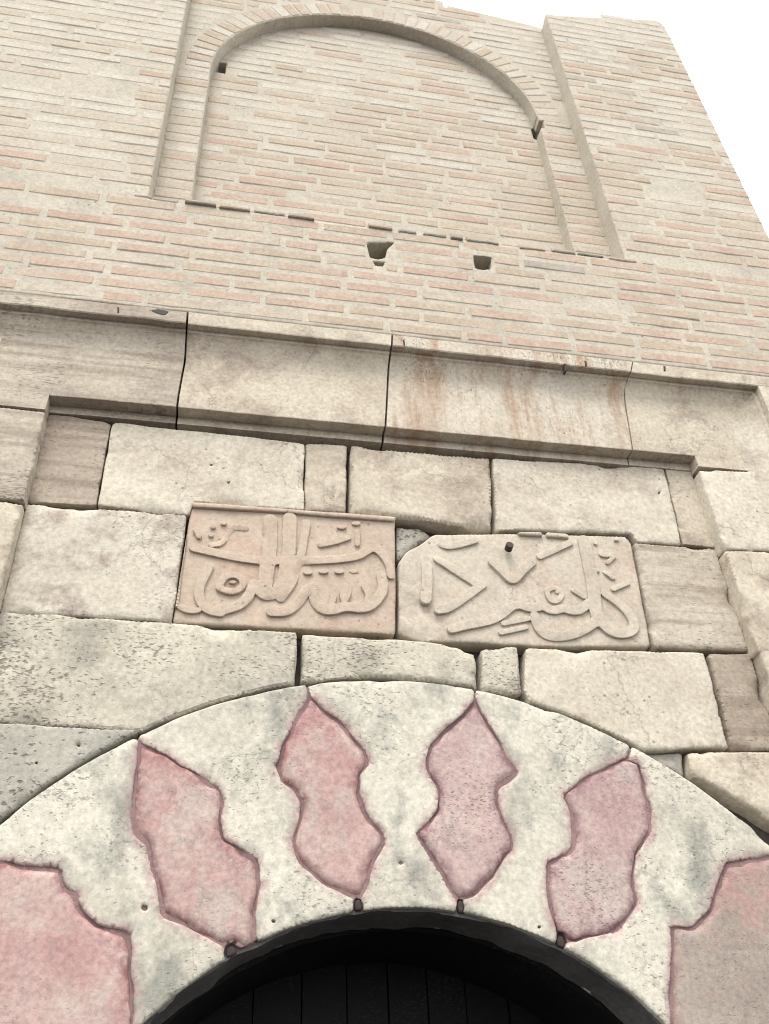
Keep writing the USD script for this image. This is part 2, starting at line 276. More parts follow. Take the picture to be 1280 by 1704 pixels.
# course over the arch
block([(-60, 1014), (290, 1037), (493, 1053), (490, 1142), (430, 1190), (245, 1215), (-60, 1196)], 'pitted_stone', 19, r=.007, amp=.005)
block([(506, 1056), (700, 1066), (760, 1076), (790, 1084), (796, 1150), (640, 1160), (503, 1160)], 'pitted_stone', 20, r=.009, amp=.005, wear=1.5, jit=.003)
block([(804, 1079), (860, 1076), (868, 1152), (804, 1160)], 'pitted_stone', 21, r=.009, wear=1.6, jit=.003)
block([(878, 1079), (1171, 1086), (1212, 1242), (1120, 1245), (1065, 1248), (900, 1200), (874, 1146)], 'white_stone', 22, r=.007, amp=.004)
block([(1181, 1089), (1360, 1087), (1360, 1250), (1221, 1243)], 'brown_stone', 23, r=.007, amp=.005)
block([(-80, 1200), (238, 1217), (240, 1300), (-80, 1420)], 'coarse_stone', 24, r=.007, amp=.006)
block([(1148, 1252), (1400, 1252), (1400, 1428), (1280, 1360), (1178, 1298), (1152, 1288)], 'cream_stone', 25, r=.008, clip=lv2.difference(ring_out.buffer(.008)), amp=.005)
obj('rubble_fill', slab(poly([(662, 866), (700, 868), (724, 883), (692, 902), (663, 926)]), .03, r=.01, amp=.012, step=.012, jit=.004, seed=71, freq=18), 'coarse_stone', portal, 40)
obj('rubble_fill', slab(poly([(1062, 1246), (1140, 1247), (1148, 1290), (1110, 1272)]), .022, r=.006, amp=.01, step=.012, jit=.004, seed=72, freq=18), 'coarse_stone', portal, 40)
# outer jamb stones, stepped forward
block([(-90, 669), (90, 687), (40, 831), (-90, 817)], 'banded_stone', 26, y=L1, clip=lv1l, r=.006)
block([(-200, 812), (40, 836), (0, 1000), (-200, 985)], 'cream_stone', 27, y=L1, clip=lv1l, r=.008)
block([(1150, 781), (1400, 792), (1420, 918), (1150, 911)], 'white_stone', 28, y=L1, clip=lv1r, r=.006)
block([(1150, 915), (1420, 922), (1450, 1090), (1150, 1080)], 'cream_stone', 29, y=L1, clip=lv1r, r=.006)
rz = random.Random(5)
for side in (lv1l, lv1r):     # the jamb goes on down to the ground
    z = EYE + (1.305 if side is lv1l else 1.32); top = z
    x0, _, x1, _ = side.bounds
    while z > .02:
        h = rz.choice([.32, .36, .41]); z0 = max(0.0, z - h)
        if z - z0 > .05: obj('stone_block', slab(sbox(x0, z0, x1, z), L1, r=.007, seed=int(z * 100)), rz.choice(['cream_stone', 'white_stone', 'banded_stone']), portal, 50)
        z = z0
for x0, x1 in ((XL + .002, CI[0] - CI[2] - .004), (CI[0] + CI[2] + .004, XR - .002)):   # jambs beside the door
    z = EYE - .245
    while z > .02:
        z0 = max(0.0, z - .34); obj('stone_block', slab(sbox(x0, z0, x1, z), 0, back=.19, r=.008, seed=int(z * 90)), rz.choice(['lichened_stone', 'pitted_stone']), portal, 50); z = z0

# stepped frame: long moulded blocks
def cove(y0, y1, z0, h, n=9): return [(y0 + (y1 - y0) * math.sin(a), z0 + h * math.cos(a)) for a in np.linspace(0, math.pi / 2, n)]
FIL = B + .027
def frame_profile(step, zb=Zfb):
    p = [(.14, Zc_ + .055), (B, Zc_ + .055), (B, Zc_ + .004), (B + .003, Zc_), (FIL, Zc_), (FIL, Zc_ - .012)] + cove(FIL, L1, Zc_ - .125, .112)
    p += [(L1, Zc_ - .19), (L1, Zs2 + .05), (L1, Zs2 + .003), (L1 + .002, Zs2)]
    p += [(0.0, Zs2), (-.002, Zfb)] if step else [(L1, zb)]
    return p + [(.14, zb)]
def edge(pts):
    zs = [Q(*p, L1)[1] for p in pts]; xs = [Q(*p, L1)[0] for p in pts]; o = np.argsort(zs)
    return lambda z: float(np.interp(z, np.array(zs)[o], np.array(xs)[o]))
J1 = edge([(313, 528), (308, 600), (298, 650), (291, 708)]); J2 = edge([(648, 565), (645, 650), (640, 744)])
J3 = edge([(1046, 605), (1037, 650), (1047, 710), (1057, 774)])
g = .0035
def fblock(xa, xb, step, seed, zb=Zfb): return sweep(frame_profile(step, zb), lambda u, z: xa(z) + (xb(z) - xa(z)) * u, 34, seed)
c_ = lambda v: (lambda z: v)
fb = [(cat([fblock(c_(WX), c_(XL), False, 31, Q(40, 679, L1)[1] + .003), fblock(c_(XL), lambda z: J1(z) - g, True, 31)]), 'banded_stone', 'horizontally veined frame block at the left'),
      (fblock(lambda z: J1(z) + g, lambda z: J2(z) - g, True, 32), 'cream_stone', None),
      (fblock(lambda z: J2(z) + g, lambda z: J3(z) - g * .7, True, 33), 'streaked_stone', 'frame block streaked with brown rust stains'),
      (cat([fblock(lambda z: J3(z) + g * .7, c_(XR), True, 34), fblock(c_(XR), c_(TX - .004), False, 34, Q(1210, 781, L1)[1] + .003)]), 'cream_stone', 'cracked frame block at the right corner')]
for m, mt, lb in fb: obj('frame_block', m, mt, portal, 35, lb)
# upright returns of the frame
def upright(xe, sgn, xout, z0, z1, seed):
    pr = [(xout, B), (xe, B), (xe, FIL), (xe - sgn * .012, FIL)]
    pr += [(xe - sgn * (.012 + .112 - .112 * math.cos(a)), FIL + (L1 - FIL) * math.sin(a)) for a in np.linspace(0, math.pi / 2, 9)]
    pr += [(pr[-1][0], .14), (xout, .14)]
    pg = Polygon(pr); m = trimesh.creation.extrude_polygon(pg, z1 - z0, engine='earcut'); m.apply_translation((0, 0, z0)); return m
for xe, sgn, xo in ((XEL, -1, WX), (XER, 1, TX - .004)):
    z = Zc_ + .002; k = 0
    for h in (.56, .47, .50, .44, .52, .45, .5, .48, .6):
        z0 = max(0, z - h)
        if z - z0 > .03: obj('jamb_block', upright(xe, sgn, xo, z0 + .003, z - .001, k), ['white_stone', 'cream_stone', 'banded_stone'][k % 3], portal, 35)
        z = z0; k += 1

# ---------------------------------------------------------------- arch of joggled pale and red voussoirs
arch = thing('voussoir_arch', 'round doorway arch of interlocking pale and rose red stones', 'stone arch', loc=(CI[0], 0, 1.3))
reds = [
    ([(-200, 1430), (-40, 1432), (0, 1435), (60, 1441), (100, 1447), (112, 1475), (128, 1495), (140, 1520), (165, 1542), (216, 1549), (219, 1620), (221, 1720), (225, 1900), (-200, 1900)], 'rosy_stone'),
    ([(233, 1235), (258, 1246), (300, 1275), (345, 1298), (366, 1312), (372, 1340), (368, 1362), (372, 1392), (397, 1412), (428, 1430), (432, 1470), (426, 1520), (424, 1556), (434, 1570), (412, 1580), (380, 1578), (345, 1560), (310, 1543), (266, 1522), (260, 1480), (253, 1430), (245, 1405), (222, 1388), (219, 1350), (224, 1290)], 'rosy_stone'),
    ([(516, 1160), (540, 1180), (565, 1200), (590, 1228), (604, 1246), (614, 1268), (601, 1290), (597, 1318), (606, 1350), (640, 1388), (632, 1415), (622, 1440), (612, 1470), (604, 1494), (590, 1494), (560, 1478), (520, 1455), (496, 1430), (488, 1398), (499, 1365), (502, 1335), (492, 1315), (470, 1300), (460, 1275), (472, 1245), (484, 1215), (494, 1190)], 'rosy_stone'),
    ([(790, 1166), (812, 1198), (835, 1240), (848, 1265), (862, 1286), (846, 1300), (830, 1312), (827, 1335), (838, 1362), (851, 1388), (852, 1412), (832, 1440), (818, 1464), (792, 1488), (764, 1500), (752, 1482), (738, 1455), (715, 1420), (695, 1386), (716, 1364), (732, 1345), (731, 1318), (718, 1290), (710, 1262), (716, 1242), (745, 1210), (770, 1188)], 'dusty_rose_stone'),
    ([(1040, 1260), (1062, 1270), (1072, 1300), (1080, 1340), (1085, 1382), (1070, 1402), (1058, 1420), (1054, 1450), (1058, 1480), (1060, 1506), (1030, 1545), (990, 1558), (958, 1566), (930, 1562), (918, 1510), (911, 1470), (911, 1436), (945, 1420), (956, 1390), (953, 1360), (940, 1325), (965, 1302), (1000, 1284)], 'dusty_rose_stone'),
    ([(1208, 1438), (1240, 1432), (1280, 1424), (1400, 1410), (1500, 1400), (1500, 1900), (1124, 1900), (1118, 1700), (1118, 1600), (1119, 1545), (1150, 1542), (1172, 1525), (1186, 1500), (1196, 1470)], 'rose_grey_stone')]
inner = Polygon([(CI[0] + CI[2] * math.cos(a), CI[1] + CI[2] * math.sin(a)) for a in np.linspace(0, 2 * math.pi, 240)])
ringp = ring_out.buffer(-.003).difference(inner).intersection(lv2).intersection(sbox(-2, CI[1], 3, 6))
notch = [(597, 1508, 8, 15), (768, 1508, 7, 14), (935, 1568, 9, 17), (385, 1584, 12, 15)]
notches = shapely.union_all([Polygon([Q(x + a * math.cos(t), y + b * math.sin(t)) for t in np.linspace(0, 6.28, 14)]) for x, y, a, b in notch])
redp = []
joints = []
tips = [None, ((233, 1235), (390, 1580)), ((516, 1160), (598, 1496)), ((790, 1166), (766, 1502)), ((1045, 1260), (936, 1564)), None]
for (pts, mt), tp in zip(reds, tips):
    pg = poly(pts).intersection(ringp.buffer(-.001)).difference(notches)
    if pg.geom_type != 'Polygon': pg = max(pg.geoms, key=lambda q: q.area)
    rl = np.array([pg.exterior.interpolate(t).coords[0] for t in np.arange(0, pg.exterior.length, .008)])      # hand-cut, ragged outline
    rl = rl + .016 * np.stack([fbm(rl[:, 0], rl[:, 1], 21, 31, 5), fbm(rl[:, 0], rl[:, 1], 21, 37, 5)], -1)
    pg = Polygon(rl).buffer(0).intersection(ringp.buffer(-.001)).difference(notches)
    if pg.geom_type != 'Polygon': pg = max(pg.geoms, key=lambda q: q.area)
    redp.append(pg)
    if tp:
        for p, out in ((Q(*tp[0]), 1), (Q(*tp[1]), 0)):
            d = np.array(p) - np.array(CA[:2]); d /= np.linalg.norm(d); a = np.array(p) - d * .03 * (1 if out else -1); b = np.array(p) + d * (.12 if out else -.12)
            joints.append(LineString([a, b]).buffer(.0022))
d1 = np.array(Q(1300, 1420)); joints.append(LineString([d1, d1 + np.array([.3, .25])]).buffer(.003))
d0 = np.array(Q(-60, 1440)); joints.append(LineString([d0, d0 + np.array([-.3, .2])]).buffer(.003))
pale = ringp.difference(shapely.union_all([q.buffer(.0012) for q in redp])).difference(shapely.union_all(joints)).difference(notches)
obj('mortar_bed', slab(ringp.buffer(-.004).difference(notches), .0075, back=.14, r=.002, amp=.004, step=.03, seed=51, freq=22), 'red_joint', arch, 40)
k = 0; pv = []
pale = pale.difference(shapely.union_all([pit(a, b, w, 0) for a, b, w in HOLES]))
for pg in pale.geoms:
    if pg.area > .004:
        o = obj('pale_voussoir', slab(pg, 0.0, back=.19, chip=.006, r=.005, amp=.005, step=.014, jit=.003, seed=60 + k, gap=.0005, wear=1.3), 'lichened_stone', arch, 40); pv.append(o); k += 1
for i, (pg, (_, mt)) in enumerate(zip(redp, reds)):
    m = slab(pg, -.001, back=.19, r=.015, amp=.006, step=.012, jit=.006, seed=80 + i, gap=.0025, wear=1.5)
    o = obj('red_voussoir', m, mt, arch, 45, 'greyish rose voussoir patched with mortar' if mt == 'rose_grey_stone' else None)
    set_rim(o, pg.boundary, .024, 3)
allred = shapely.union_all(redp)
for o in pv: set_rim(o, allred, .022, 5)
for i, (x, y, a, b) in enumerate(notch):
    pg = Polygon([Q(x + a * .8 * math.cos(t), y - 1 + b * .8 * math.sin(t)) for t in np.linspace(0, 6.28, 10)]).difference(inner.buffer(.002))
    if pg.geom_type != 'Polygon': pg = max(pg.geoms, key=lambda q: q.area)
    obj('iron_wedge', slab(pg, .004 + .002 * i, back=.1, r=.003, amp=.003, step=.006, seed=90 + i, gap=0), 'iron_gap_dark', arch, 50)  # dark filling painted in for the shade of open joint gaps
# ---------------------------------------------------------------- doorway: plank door, and an added band coloured dark for soffit shade
door = thing('wooden_gate', 'dark plank door deep in the shadow under the arch', 'gate', loc=(CI[0], .5, 0))
def arcband(r0, r1, y0, y1, seed, n=160):
    prof = [(r0, y0), (r0, y1), (r1, y1), (r1, y0)]; v = []; f = []
    ts = [('a', a) for a in np.linspace(0, math.pi, n)]
    def pt(r, y, a): 
        rr = r + (.02 if seed == 1 else .006) * (meshkit.fbm(np.array([a * 14, y * 20, seed]), 3) - .5); return (CI[0] + rr * math.cos(a), y, CI[1] + rr * math.sin(a))
    cols = [[(CI[0] + r, y, 0.0) for r, y in prof]] + [[pt(r, y, a) for r, y in prof] for _, a in ts] + [[(CI[0] - r, y, 0.0) for r, y in prof]]
    for c in cols: v += c
    for i in range(len(cols) - 1):
        for j in range(4):
            a, b = i * 4 + j, i * 4 + (j + 1) % 4; f += [[a, b, b + 4], [a, b + 4, a + 4]]
    f += [[0, 1, 2], [0, 2, 3]]; e = (len(cols) - 1) * 4; f += [[e, e + 2, e + 1], [e, e + 3, e + 2]]
    m = trimesh.Trimesh(v, f, process=False); trimesh.repair.fix_normals(m); return m
R = CI[2]
obj('arch_lining', arcband(R - .004, R + .05, .016, .155, 1), 'shade_dark_lining', door, 40)  # added band; its dark colour carries the shade under the arch
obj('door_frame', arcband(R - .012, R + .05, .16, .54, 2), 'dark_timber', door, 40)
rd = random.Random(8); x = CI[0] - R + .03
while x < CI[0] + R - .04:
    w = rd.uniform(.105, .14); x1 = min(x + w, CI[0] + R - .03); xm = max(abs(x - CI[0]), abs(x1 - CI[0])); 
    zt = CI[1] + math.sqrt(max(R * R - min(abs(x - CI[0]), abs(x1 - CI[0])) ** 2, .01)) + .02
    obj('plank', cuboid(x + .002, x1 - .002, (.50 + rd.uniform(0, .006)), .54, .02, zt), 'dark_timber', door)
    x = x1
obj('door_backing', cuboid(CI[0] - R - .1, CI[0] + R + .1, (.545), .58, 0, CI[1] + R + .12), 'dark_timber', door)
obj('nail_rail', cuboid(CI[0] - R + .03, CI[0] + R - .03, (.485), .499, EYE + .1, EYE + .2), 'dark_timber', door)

# ---------------------------------------------------------------- two inscribed plaques
def plaque(name, label, outline, to_px, strokes, dots, rim, mat, seed, amp, extra=None, bold=1.35):
    t = thing(name, label, 'inscription', loc=(*Q(*outline[0]), 0)[:1] + (0.0, Q(*outline[0])[1]))
    yf = .008
    pg = poly(outline)
    obj('slab', slab(pg, yf, r=.006, amp=amp, step=.018, seed=seed, extra=extra), mat, t, 45)
    shp = []
    sc = np.linalg.norm(np.array(Q(*to_px(600, 300))) - np.array(Q(*to_px(700, 300)))) / 100
    for pts, w in strokes:
        ls = LineString([Q(*to_px(a, b)) for a, b in pts])
        cs = np.array(ls.coords)
        if len(cs) > 2:                                     # soften the bends (Chaikin)
            for _ in range(2):
                q = [cs[0]]
                for a, b in zip(cs[:-1], cs[1:]): q += [a * .75 + b * .25, a * .25 + b * .75]
                cs = np.array(q + [cs[-1]])
        shp.append(LineString(cs).buffer(w * bold * sc / 2))
    for a, b, w, h in dots:
        shp.append(Polygon([Q(*to_px(a + w / 2 * math.cos(q), b + h / 2 * math.sin(q))) for q in np.linspace(0, 6.28, 12)]))
    u = shapely.union_all(shp).intersection(pg.buffer(-.006))
    for i, gm in enumerate(getattr(u, 'geoms', [u])):
        if gm.area > 2e-5:
            obj('raised_letter', slab(gm, yf - .008, back=.011, r=.0016, amp=.0016, step=.008, jit=.0012, seed=seed + i, gap=0, wear=.8, chip=.003), mat, t, 24)
    for pts, w in rim:
        gm = LineString([Q(*to_px(a, b)) for a, b in pts]).buffer(w * sc / 2, cap_style='flat').intersection(pg.buffer(-.003))
        if gm.area > 1e-5: obj('raised_border', slab(gm, yf - .011, back=.014, r=.004, amp=.0015, step=.012, jit=.001, seed=seed + 40, gap=0, wear=.8), mat, t, 50)
    return t
A = lambda x, y: (280 + x / 3.2, 810 + y / 3.2)
plaque('inscription_plaque', 'tan rectangular inscribed plaque with raised border, left of the two', [(318, 834), (660, 859), (661, 1054), (286, 1034)], A, [
    ([(135, 322), (300, 360), (470, 391), (640, 394), (900, 386), (1005, 370), (1050, 345), (1092, 318), (1140, 350), (1180, 410), (1188, 470)], 36),
    ([(545, 175), (540, 350), (520, 470), (512, 545)], 58), ([(648, 165), (645, 350), (625, 470), (592, 545)], 56), ([(738, 190), (715, 320), (690, 430), (655, 520), (600, 590)], 34),
    ([(765, 530), (790, 630), (860, 662), (945, 632), (1050, 648), (1112, 605), (1150, 540), (1135, 470)], 42),
    ([(945, 632), (925, 570), (935, 515), (968, 545), (945, 600)], 24), ([(1050, 640), (1075, 580), (1045, 525)], 26), ([(862, 655), (882, 580)], 24),
    ([(455, 515), (430, 580), (380, 630), (290, 655)], 40), ([(455, 520), (505, 580), (565, 578), (610, 540)], 34), ([(740, 540), (690, 620), (630, 664), (550, 662)], 40),
    ([(270, 535), (325, 560), (388, 545), (405, 495), (360, 465), (300, 475), (275, 520)], 26), ([(218, 425), (165, 520), (160, 590), (205, 655), (280, 668)], 36),
    ([(412, 215), (345, 208), (315, 250), (285, 298), (230, 308)], 26), ([(960, 268), (890, 292), (812, 306)], 26), ([(1012, 235), (1008, 305)], 22), ([(145, 225), (165, 262)], 22), ([(60, 635), (110, 660), (160, 655)], 22)],
    [(240, 210, 30, 22), (228, 255, 30, 22), (297, 192, 34, 20), (925, 212, 56, 22), (1002, 192, 50, 22), (745, 455, 54, 22), (828, 450, 56, 22), (912, 450, 56, 22), (990, 446, 56, 22), (345, 505, 40, 18), (538, 520, 36, 16)],
    [([(118, 93), (660, 128), (1212, 172)], 30), ([(108, 90), (40, 640)], 22)], 'tan_plaque', 101, .003)
def broken(x, z):      # the plaque's lower left corner has flaked away
    cx, cz = Q(690, 1020); d = np.hypot((x - cx) * 1.0, (z - cz) * .6)
    return np.clip(1 - d / .13, 0, 1) * .012 * (1 + 2.5 * fbm(x, z, 40, 7))
K = lambda pts: [(870 + a / 5.818, 880 + b / 5.818) for a, b in pts]
p2 = plaque('inscription_plaque', 'pale inscribed plaque with broken left corner and iron stub, right of the two', [(664, 932), (676, 915), (700, 903), (722, 886), (780, 885), (900, 884), (1043, 889), (1054, 902), (1087, 1075), (900, 1074), (760, 1066), (700, 1062), (664, 1050)], lambda a, b: (a, b), [
    ([(735, 905), (749, 910), (791, 898)], 8), ([(729, 929), (760, 949), (794, 971), (803, 972)], 10), ([(803, 972), (775, 993), (747, 1012), (731, 1014)], 10), ([(711, 942), (712, 966), (709, 996)], 12),
    ([(820, 934), (838, 951), (854, 968), (868, 950), (886, 934)], 10), ([(752, 1046), (772, 1041), (800, 1036), (826, 1029), (841, 1018), (850, 1009), (864, 1005), (880, 1012), (897, 1010)], 10),
    ([(838, 1037), (880, 1029)], 6), ([(834, 1052), (876, 1043)], 6),
    (K([(190, 735), (240, 775), (310, 790), (390, 762), (480, 795), (560, 785), (650, 705)]), 10), (K([(235, 590), (262, 690), (340, 705), (395, 620), (330, 555), (235, 590)]), 6), (K([(490, 590), (600, 655)]), 6),
    (K([(600, 110), (640, 330), (690, 560), (700, 760), (745, 890)]), 15),
    (K([(120, 840), (150, 960), (240, 1030), (360, 1040), (480, 1022), (600, 972), (742, 872), (800, 950), (880, 1005), (980, 1012), (1070, 985), (1090, 920), (1030, 800), (920, 700), (800, 620)]), 11),
    (K([(170, 262), (460, 130)]), 8), (K([(800, 408), (875, 468)]), 6), (K([(880, 580), (1020, 520)]), 6), (K([(760, 245), (810, 262), (870, 240)]), 5), (K([(820, 325), (890, 262)]), 5)],
    [(993, 949, 13, 6), (992, 903, 7, 6), (1027, 897, 8, 5), (928, 984, 8, 7)], [([(862, 886), (902, 888)], 6), ([(909, 889), (946, 892)], 6)], 'pale_plaque', 161, .004, broken, 1.0)
st = trimesh.creation.cylinder(.012, .022, sections=12); st.apply_transform(trimesh.transformations.rotation_matrix(math.radians(80), (1, 0, 0))); st.apply_translation((Q(845, 915)[0], -.015, Q(845, 915)[1]))
obj('iron_stub', st, 'iron_gap_dark', p2, 40)

# ---------------------------------------------------------------- brickwork
PITCH, BH = .067, .045
rb = random.Random(21)
def brick_mesh(x0, x1, z0, z1, y, back=.05):
    o = []
    n = 4; jz = .0018; w = x1 - x0
    for i in range(n): o.append((x0 + w * i / (n - 1) + rb.uniform(-.002, .002), z0 + rb.uniform(-jz, jz)))
    for i in range(n): o.append((x1 - w * i / (n - 1) + rb.uniform(-.002, .002), z1 + rb.uniform(-jz, jz)))
    o = np.array(o); c = np.array([(x0 + x1) / 2, (z0 + z1) / 2]); c4 = .004
    inn = c + (o - c) * np.array([1 - 2 * c4 / w, 1 - 2 * c4 / (z1 - z0)])
    k = len(o); ty = rb.uniform(-.0012, .0012); tl = rb.uniform(-.006, .006)
    yf = lambda q: y + ty + (q[:, 0] - c[0]) * tl
    v = np.vstack([np.c_[inn[:, 0], yf(inn), inn[:, 1]], np.c_[o[:, 0], yf(o) + .003, o[:, 1]], np.c_[o[:, 0], np.full(k, y + back), o[:, 1]]])
    f = [[0, 1, 7], [1, 6, 7], [1, 2, 6], [2, 5, 6], [2, 3, 5], [3, 4, 5]]
    for r0 in (0, k):
        for i in range(k): a, b = r0 + i, r0 + (i + 1) % k; f += [[a, a + k, b + k], [a, b + k, b]]
    return trimesh.Trimesh(v, f, process=False)
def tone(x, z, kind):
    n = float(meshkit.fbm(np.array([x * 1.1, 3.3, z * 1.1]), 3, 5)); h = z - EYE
    pp = .22 + (.45 - .55 * (x + .4) / 2.2 if h > 3.0 else 0) + (n - .5) * 1.2  # pale share grows upward and leftward, imitating haze by brick colour
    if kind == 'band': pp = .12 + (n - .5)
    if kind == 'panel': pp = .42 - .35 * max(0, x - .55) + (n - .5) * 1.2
    if kind != 'band' and rb.random() < np.clip((h - 3.55) * .5 + (.35 if x < .2 else 0) + (n - .5) * 1.0, 0, .85): return 'glare_pale_brick'  # painted glare: palest bricks likelier higher and to the left
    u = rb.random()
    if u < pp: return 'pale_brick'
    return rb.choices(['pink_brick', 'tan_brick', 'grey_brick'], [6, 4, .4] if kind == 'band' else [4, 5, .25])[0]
SMEAR = [(Q(1010, 515, B), .16, .10, .8), (Q(1190, 470, B), .12, .10, .7), (Q(640, 410, B), .10, .07, .6), (Q(90, 345, B), .35, .05, .45), (Q(1140, 330, B), .2, .16, .45), (Q(440, 110, NP), .22, .12, .5), (Q(640, 130, NP), .25, .10, .4), (Q(130, 140, B), .3, .2, .35), (Q(360, 150, NP), .1, .5, .35)]
def gone(x, z):      # bricks lost under smeared mortar patches
    return max([.012] + [p * max(0, 1 - ((x - c[0]) / a) ** 2 - ((z - c[1]) / b) ** 2) ** .5 for c, a, b, p in SMEAR])
made = {}
def lay(parent, spans, z0, z1, y, kind, holes=(), keep=lambda x, z: True, skip=.0):
    """spans(zmid, zlo, zhi) -> list of (xa, xb, whole) to fill with bricks in this course."""
    row = 0; z = z0
    while z + BH <= z1 + .001:
        zl = z; zh = z + BH
        for xa, xb in spans((zl + zh) / 2, zl, zh):
            x = xa - (.27 * rb.random() if xb - xa > .5 else 0)
            while x < xb - .02:
                w = rb.choices([.255, .27, .125, .24], [5, 3, .7, 2])[0] + rb.uniform(-.012, .012)
                a, b = max(x, xa + .002), min(x + w, xb - .002)
                if xb - b < .06: b = xb - .002
                if b - a > .045:
                    q = sbox(a, zl, b, zh); pcs = [(a, b)]
                    for h in holes:
                        if q.intersects(h):
                            hx0, _, hx1, _ = h.bounds; pcs = [t for u, v in pcs for t in ((u, min(v, hx0 - .004)), (max(u, hx1 + .004), v)) if t[1] - t[0] > .035]
                    if rb.random() < gone((a + b) / 2, zl): pcs = []
                    for a_, b_ in pcs:
                        m = brick_mesh(a_, b_, zl + rb.uniform(-.002, .002), zh + rb.uniform(-.002, .002), y)
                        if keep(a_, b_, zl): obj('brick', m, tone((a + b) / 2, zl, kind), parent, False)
                        else: made.setdefault(str(parent.GetPath()), []).append(m)
                x = b + rb.uniform(.016, .024)
        z += PITCH; row += 1
def inview(a, b, z, y=B):
    for x in (a, b):
        d = np.array([x, y + DIST, z - EYE]); c = d @ RC
        u, v = c[0] / c[2] * FPX + 640, c[1] / c[2] * FPX + 852
        if -10 < u < 1290 and -10 < v < 1714: return True
    return False

def rect_px(x0, y0, x1, y1, yp):
    a = [Q(x0, y0, yp), Q(x1, y1, yp)]; return sbox(min(a[0][0], a[1][0]), min(a[0][1], a[1][1]), max(a[0][0], a[1][0]), max(a[0][1], a[1][1]))
holesB = [poly(q, B) for q in ([(610, 402), (656, 403), (645, 413), (642, 427), (628, 430), (617, 427), (614, 414)], [(788, 424), (806, 425), (819, 427), (818, 446), (803, 448), (792, 445)], [(622, 434), (640, 435), (638, 442), (625, 441)])]
TOPL, TOPR = EYE + 5.75, EYE + 5.43
sx0, sx1 = -.382, 1.512             # niche surround between the two piers
def right_top(x): return EYE + 5.25 + (x - sx1) / (TX - sx1) * .18
bw = thing('brick_wall', 'pale brick wall with broad piers above the stone frame', 'brick wall', loc=(.5, 0, Zc_))
core = Polygon([(WX, Zc_ + .06), (TX, Zc_ + .06), (TX, EYE + 5.36), (TX - .02, EYE + 5.42), (TX - .06, EYE + 5.435), (sx1, right_top(sx1)), (sx1, SILL), (sx0, SILL), (sx0, TOPL), (WX, TOPL)])
core = core.difference(shapely.union_all(holesB))
obj('mortar_face', slab(core, B + .002, back=.5, r=.006, amp=.0022, step=.03, jit=.002, seed=7, freq=12, gap=0), 'pale_mortar', bw, 40)
for h in holesB:
    x0, z0, x1, z1 = h.bounds; obj('socket_back', cuboid(x0 - .01, x1 + .01, B + .16, B + .18, z0 - .01, z1 + .01), 'mortar_hole_dark', bw)
z0 = Zc_ + .075
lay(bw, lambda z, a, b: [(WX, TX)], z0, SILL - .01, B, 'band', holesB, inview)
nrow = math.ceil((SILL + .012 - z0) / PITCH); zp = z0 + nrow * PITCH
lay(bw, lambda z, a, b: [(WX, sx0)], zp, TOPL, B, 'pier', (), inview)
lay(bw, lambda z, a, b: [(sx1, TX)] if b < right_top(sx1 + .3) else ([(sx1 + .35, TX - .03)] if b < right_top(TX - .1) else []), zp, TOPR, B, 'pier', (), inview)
xs = sx0 - .05
while xs < sx1 + .12:      # ledge pieces added along the niche sill, projecting to throw a dark line
    w = rb.uniform(.035, .13); b = min(xs + w, sx1 + .12)
    if rb.random() < .9: obj('ledge_tile', brick_mesh(xs, b, SILL - .006 + rb.uniform(-.006, .008), SILL + .012 + rb.uniform(-.003, .004), B - (rb.choice([.001, .004, .008, .011]) if -.32 < xs < 1.0 else rb.choice([.001, .003])), back=.09), rb.choice(['grey_brick', 'tan_brick']), bw)
    xs = b + rb.uniform(.004, .03)

# ---------------------------------------------------------------- blind arched niche
niche = thing('arched_niche', 'shallow round arched blind niche of pale brick between the piers', 'niche', loc=(.555, 0, SILL))
nx0, nx1 = -.235, 1.345; ncx = (nx0 + nx1) / 2; nr = (nx1 - nx0) / 2; ncz = EYE + 4.245
opening = Polygon([(nx0, SILL - .2), (nx1, SILL - .2)] + [(ncx + nr * math.cos(a), ncz + nr * math.sin(a)) for a in np.linspace(0, math.pi, 60)])
top_pts = [(sx1, EYE + 5.285), (1.25, EYE + 5.325), (.985, EYE + 5.362), (.983, EYE + 5.335), (.962, EYE + 5.335), (.960, EYE + 5.40), (.5, EYE + 5.46), (sx0, EYE + 5.6)]
surround = Polygon([(sx0 - .01, SILL - .05), *[(x, z) for x, z in [(sx0 - .01, EYE + 5.6)]], *top_pts[::-1], (sx1 + .01, EYE + 5.28), (sx1 + .01, SILL - .05)]).buffer(0).difference(opening)
pocket = rect_px(894, 193, 908, 213, S)
px0, pz0, px1, pz1 = pocket.bounds
surround_cut = sbox(nx1 - .02, pz0, px1, pz1)
obj('mortar_face', slab(surround.difference(surround_cut), S + .002, back=.3, r=.004, amp=.0022, step=.03, jit=.002, seed=8, freq=12, gap=0), 'pale_mortar', niche, 40)
holesN = [rect_px(352, 100, 375, 121, NP), sbox(*[rect_px(879, 192, 895, 213, NP).bounds[0], pz0, nx1 + .02, pz1])]
panel = opening.buffer(.03).intersection(sbox(-5, SILL - .1, 5, 20)).difference(shapely.union_all(holesN))
obj('mortar_face', slab(panel, NP + .002, back=.2, r=.004, amp=.0022, step=.03, jit=.001, seed=9, freq=12, gap=0), 'pale_mortar', niche, 40, 'recessed back panel')
for h in holesN:
    x0, z0_, x1, z1_ = h.bounds; obj('socket_back', cuboid(x0 - .01, x1 + .01, NP + .13, NP + .15, z0_ - .01, z1_ + .01), 'mortar_hole_dark', niche)
RO = nr + .125
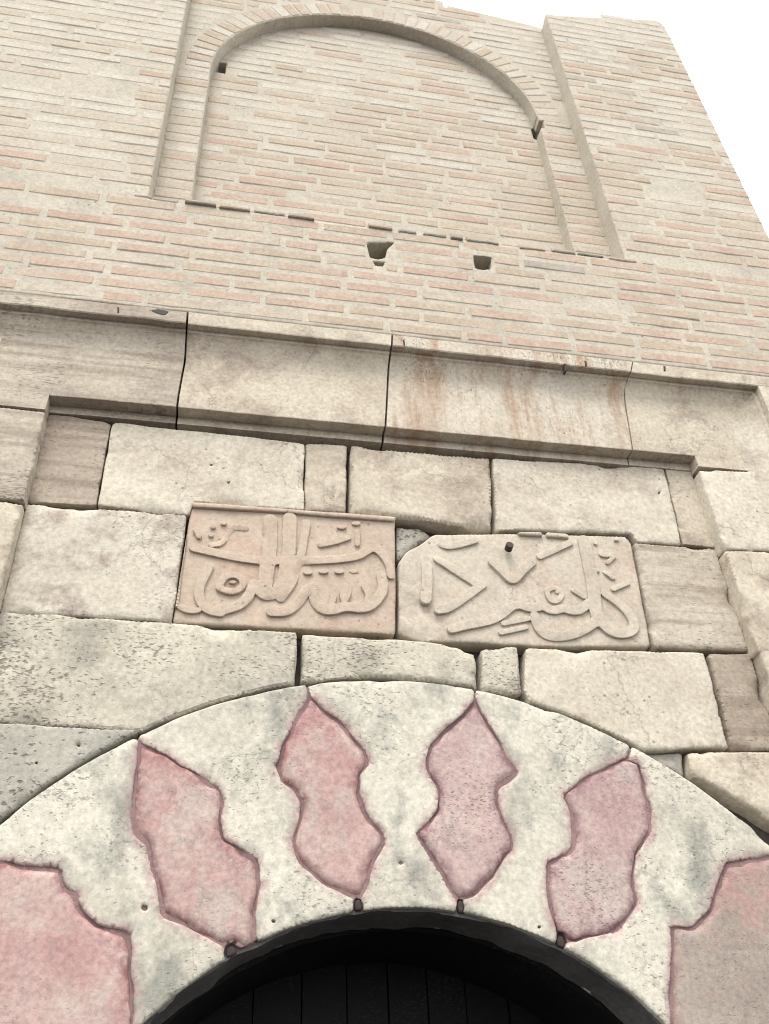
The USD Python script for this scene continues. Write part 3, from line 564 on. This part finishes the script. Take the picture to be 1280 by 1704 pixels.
def sur_spans(zm, zl, zh):
    out = []; zz_ = zm - ncz
    topx = [(x, z) for x, z in top_pts]
    lim = float(np.interp(0, [0], [0]))
    if zl < ncz: l, r_ = nx0, nx1
    elif max(zl - ncz, 0) < RO:
        e = math.sqrt(max(RO ** 2 - max(zl - ncz, 0) ** 2, 0)); e = max(e, nr if zl < ncz else 0); l, r_ = ncx - e - .012, ncx + e + .012
    else: l = r_ = None
    xr = sx1
    tz = sorted([(x, z) for x, z in top_pts])
    def top(x): return float(np.interp(x, [q[0] for q in tz], [q[1] for q in tz]))
    while xr > sx0 and zh > top(xr) - .008: xr -= .05
    if l is None: return [(sx0, xr)] if xr > sx0 + .1 else []
    if l > sx0 + .05: out.append((sx0, l))
    if xr > r_ + .05: out.append((r_, xr))
    return out
zs = zp - 2 * PITCH
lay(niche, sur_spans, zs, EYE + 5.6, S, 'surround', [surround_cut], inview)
def pan_spans(zm, zl, zh):
    if zh < ncz: return [(nx0, nx1)]
    h = zh - ncz
    if h > nr: return []
    e = math.sqrt(nr ** 2 - h ** 2) + .01
    return [(ncx - e, ncx + e)] if e > .08 else []
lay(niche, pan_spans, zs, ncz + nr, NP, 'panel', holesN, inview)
na = 44
for i in range(na):     # radial bricks of the niche arch
    a = math.pi * (i + .5) / na; m = brick_mesh(-.0265 + rb.uniform(-.002, .002), .0255 + rb.uniform(-.002, .002), nr + .003 + rb.uniform(0, .004), RO - rb.uniform(.0, .012), 0, back=.064)
    c, s = math.cos(a - math.pi / 2), math.sin(a - math.pi / 2); v = np.array(m.vertices)
    m.vertices = np.c_[ncx + v[:, 0] * c - v[:, 2] * s, S - .001 + v[:, 1], ncz + v[:, 0] * s + v[:, 2] * c]
    obj('arch_brick', m, rb.choice(['tan_brick', 'pale_brick', 'glare_pale_brick', 'pale_brick']), niche)
for path, ms in made.items():
    obj('brick_courses', cat(ms), 'tan_brick', stage.GetPrimAtPath(path), kind='stuff')

# ---------------------------------------------------------------- thin dark slivers and a painted dark hole along the frame's upper edge
for i, (x, y, w, h) in enumerate([(197, 518, 1.6, 7), (672, 573, 1.6, 7), (941, 614, 2.6, 9), (975, 607, 2, 6), (1106, 615, 2, 6)]):
    pg = Polygon([Q(x - w, y - h, B), Q(x + w * .7, y - h * .9, B), Q(x + w, y + h * .4, B), Q(x - w * .6, y + h * .5, B)])
    obj('iron_cramp', slab(pg, B - .003, back=.02, r=.002, amp=.002, step=.01, seed=300 + i, gap=0), 'iron_gap_dark', portal, 40)
pg = Polygon([Q(a, b, B) for a, b in [(248, 516), (265, 514), (282, 518), (274, 525), (262, 523)]])
obj('mortar_patch', slab(pg, B - .0015, back=.02, r=.002, amp=.002, step=.01, seed=320, gap=0), 'mortar_hole_dark', portal, 40)  # flat dark patch painting the shade inside a chipped hole
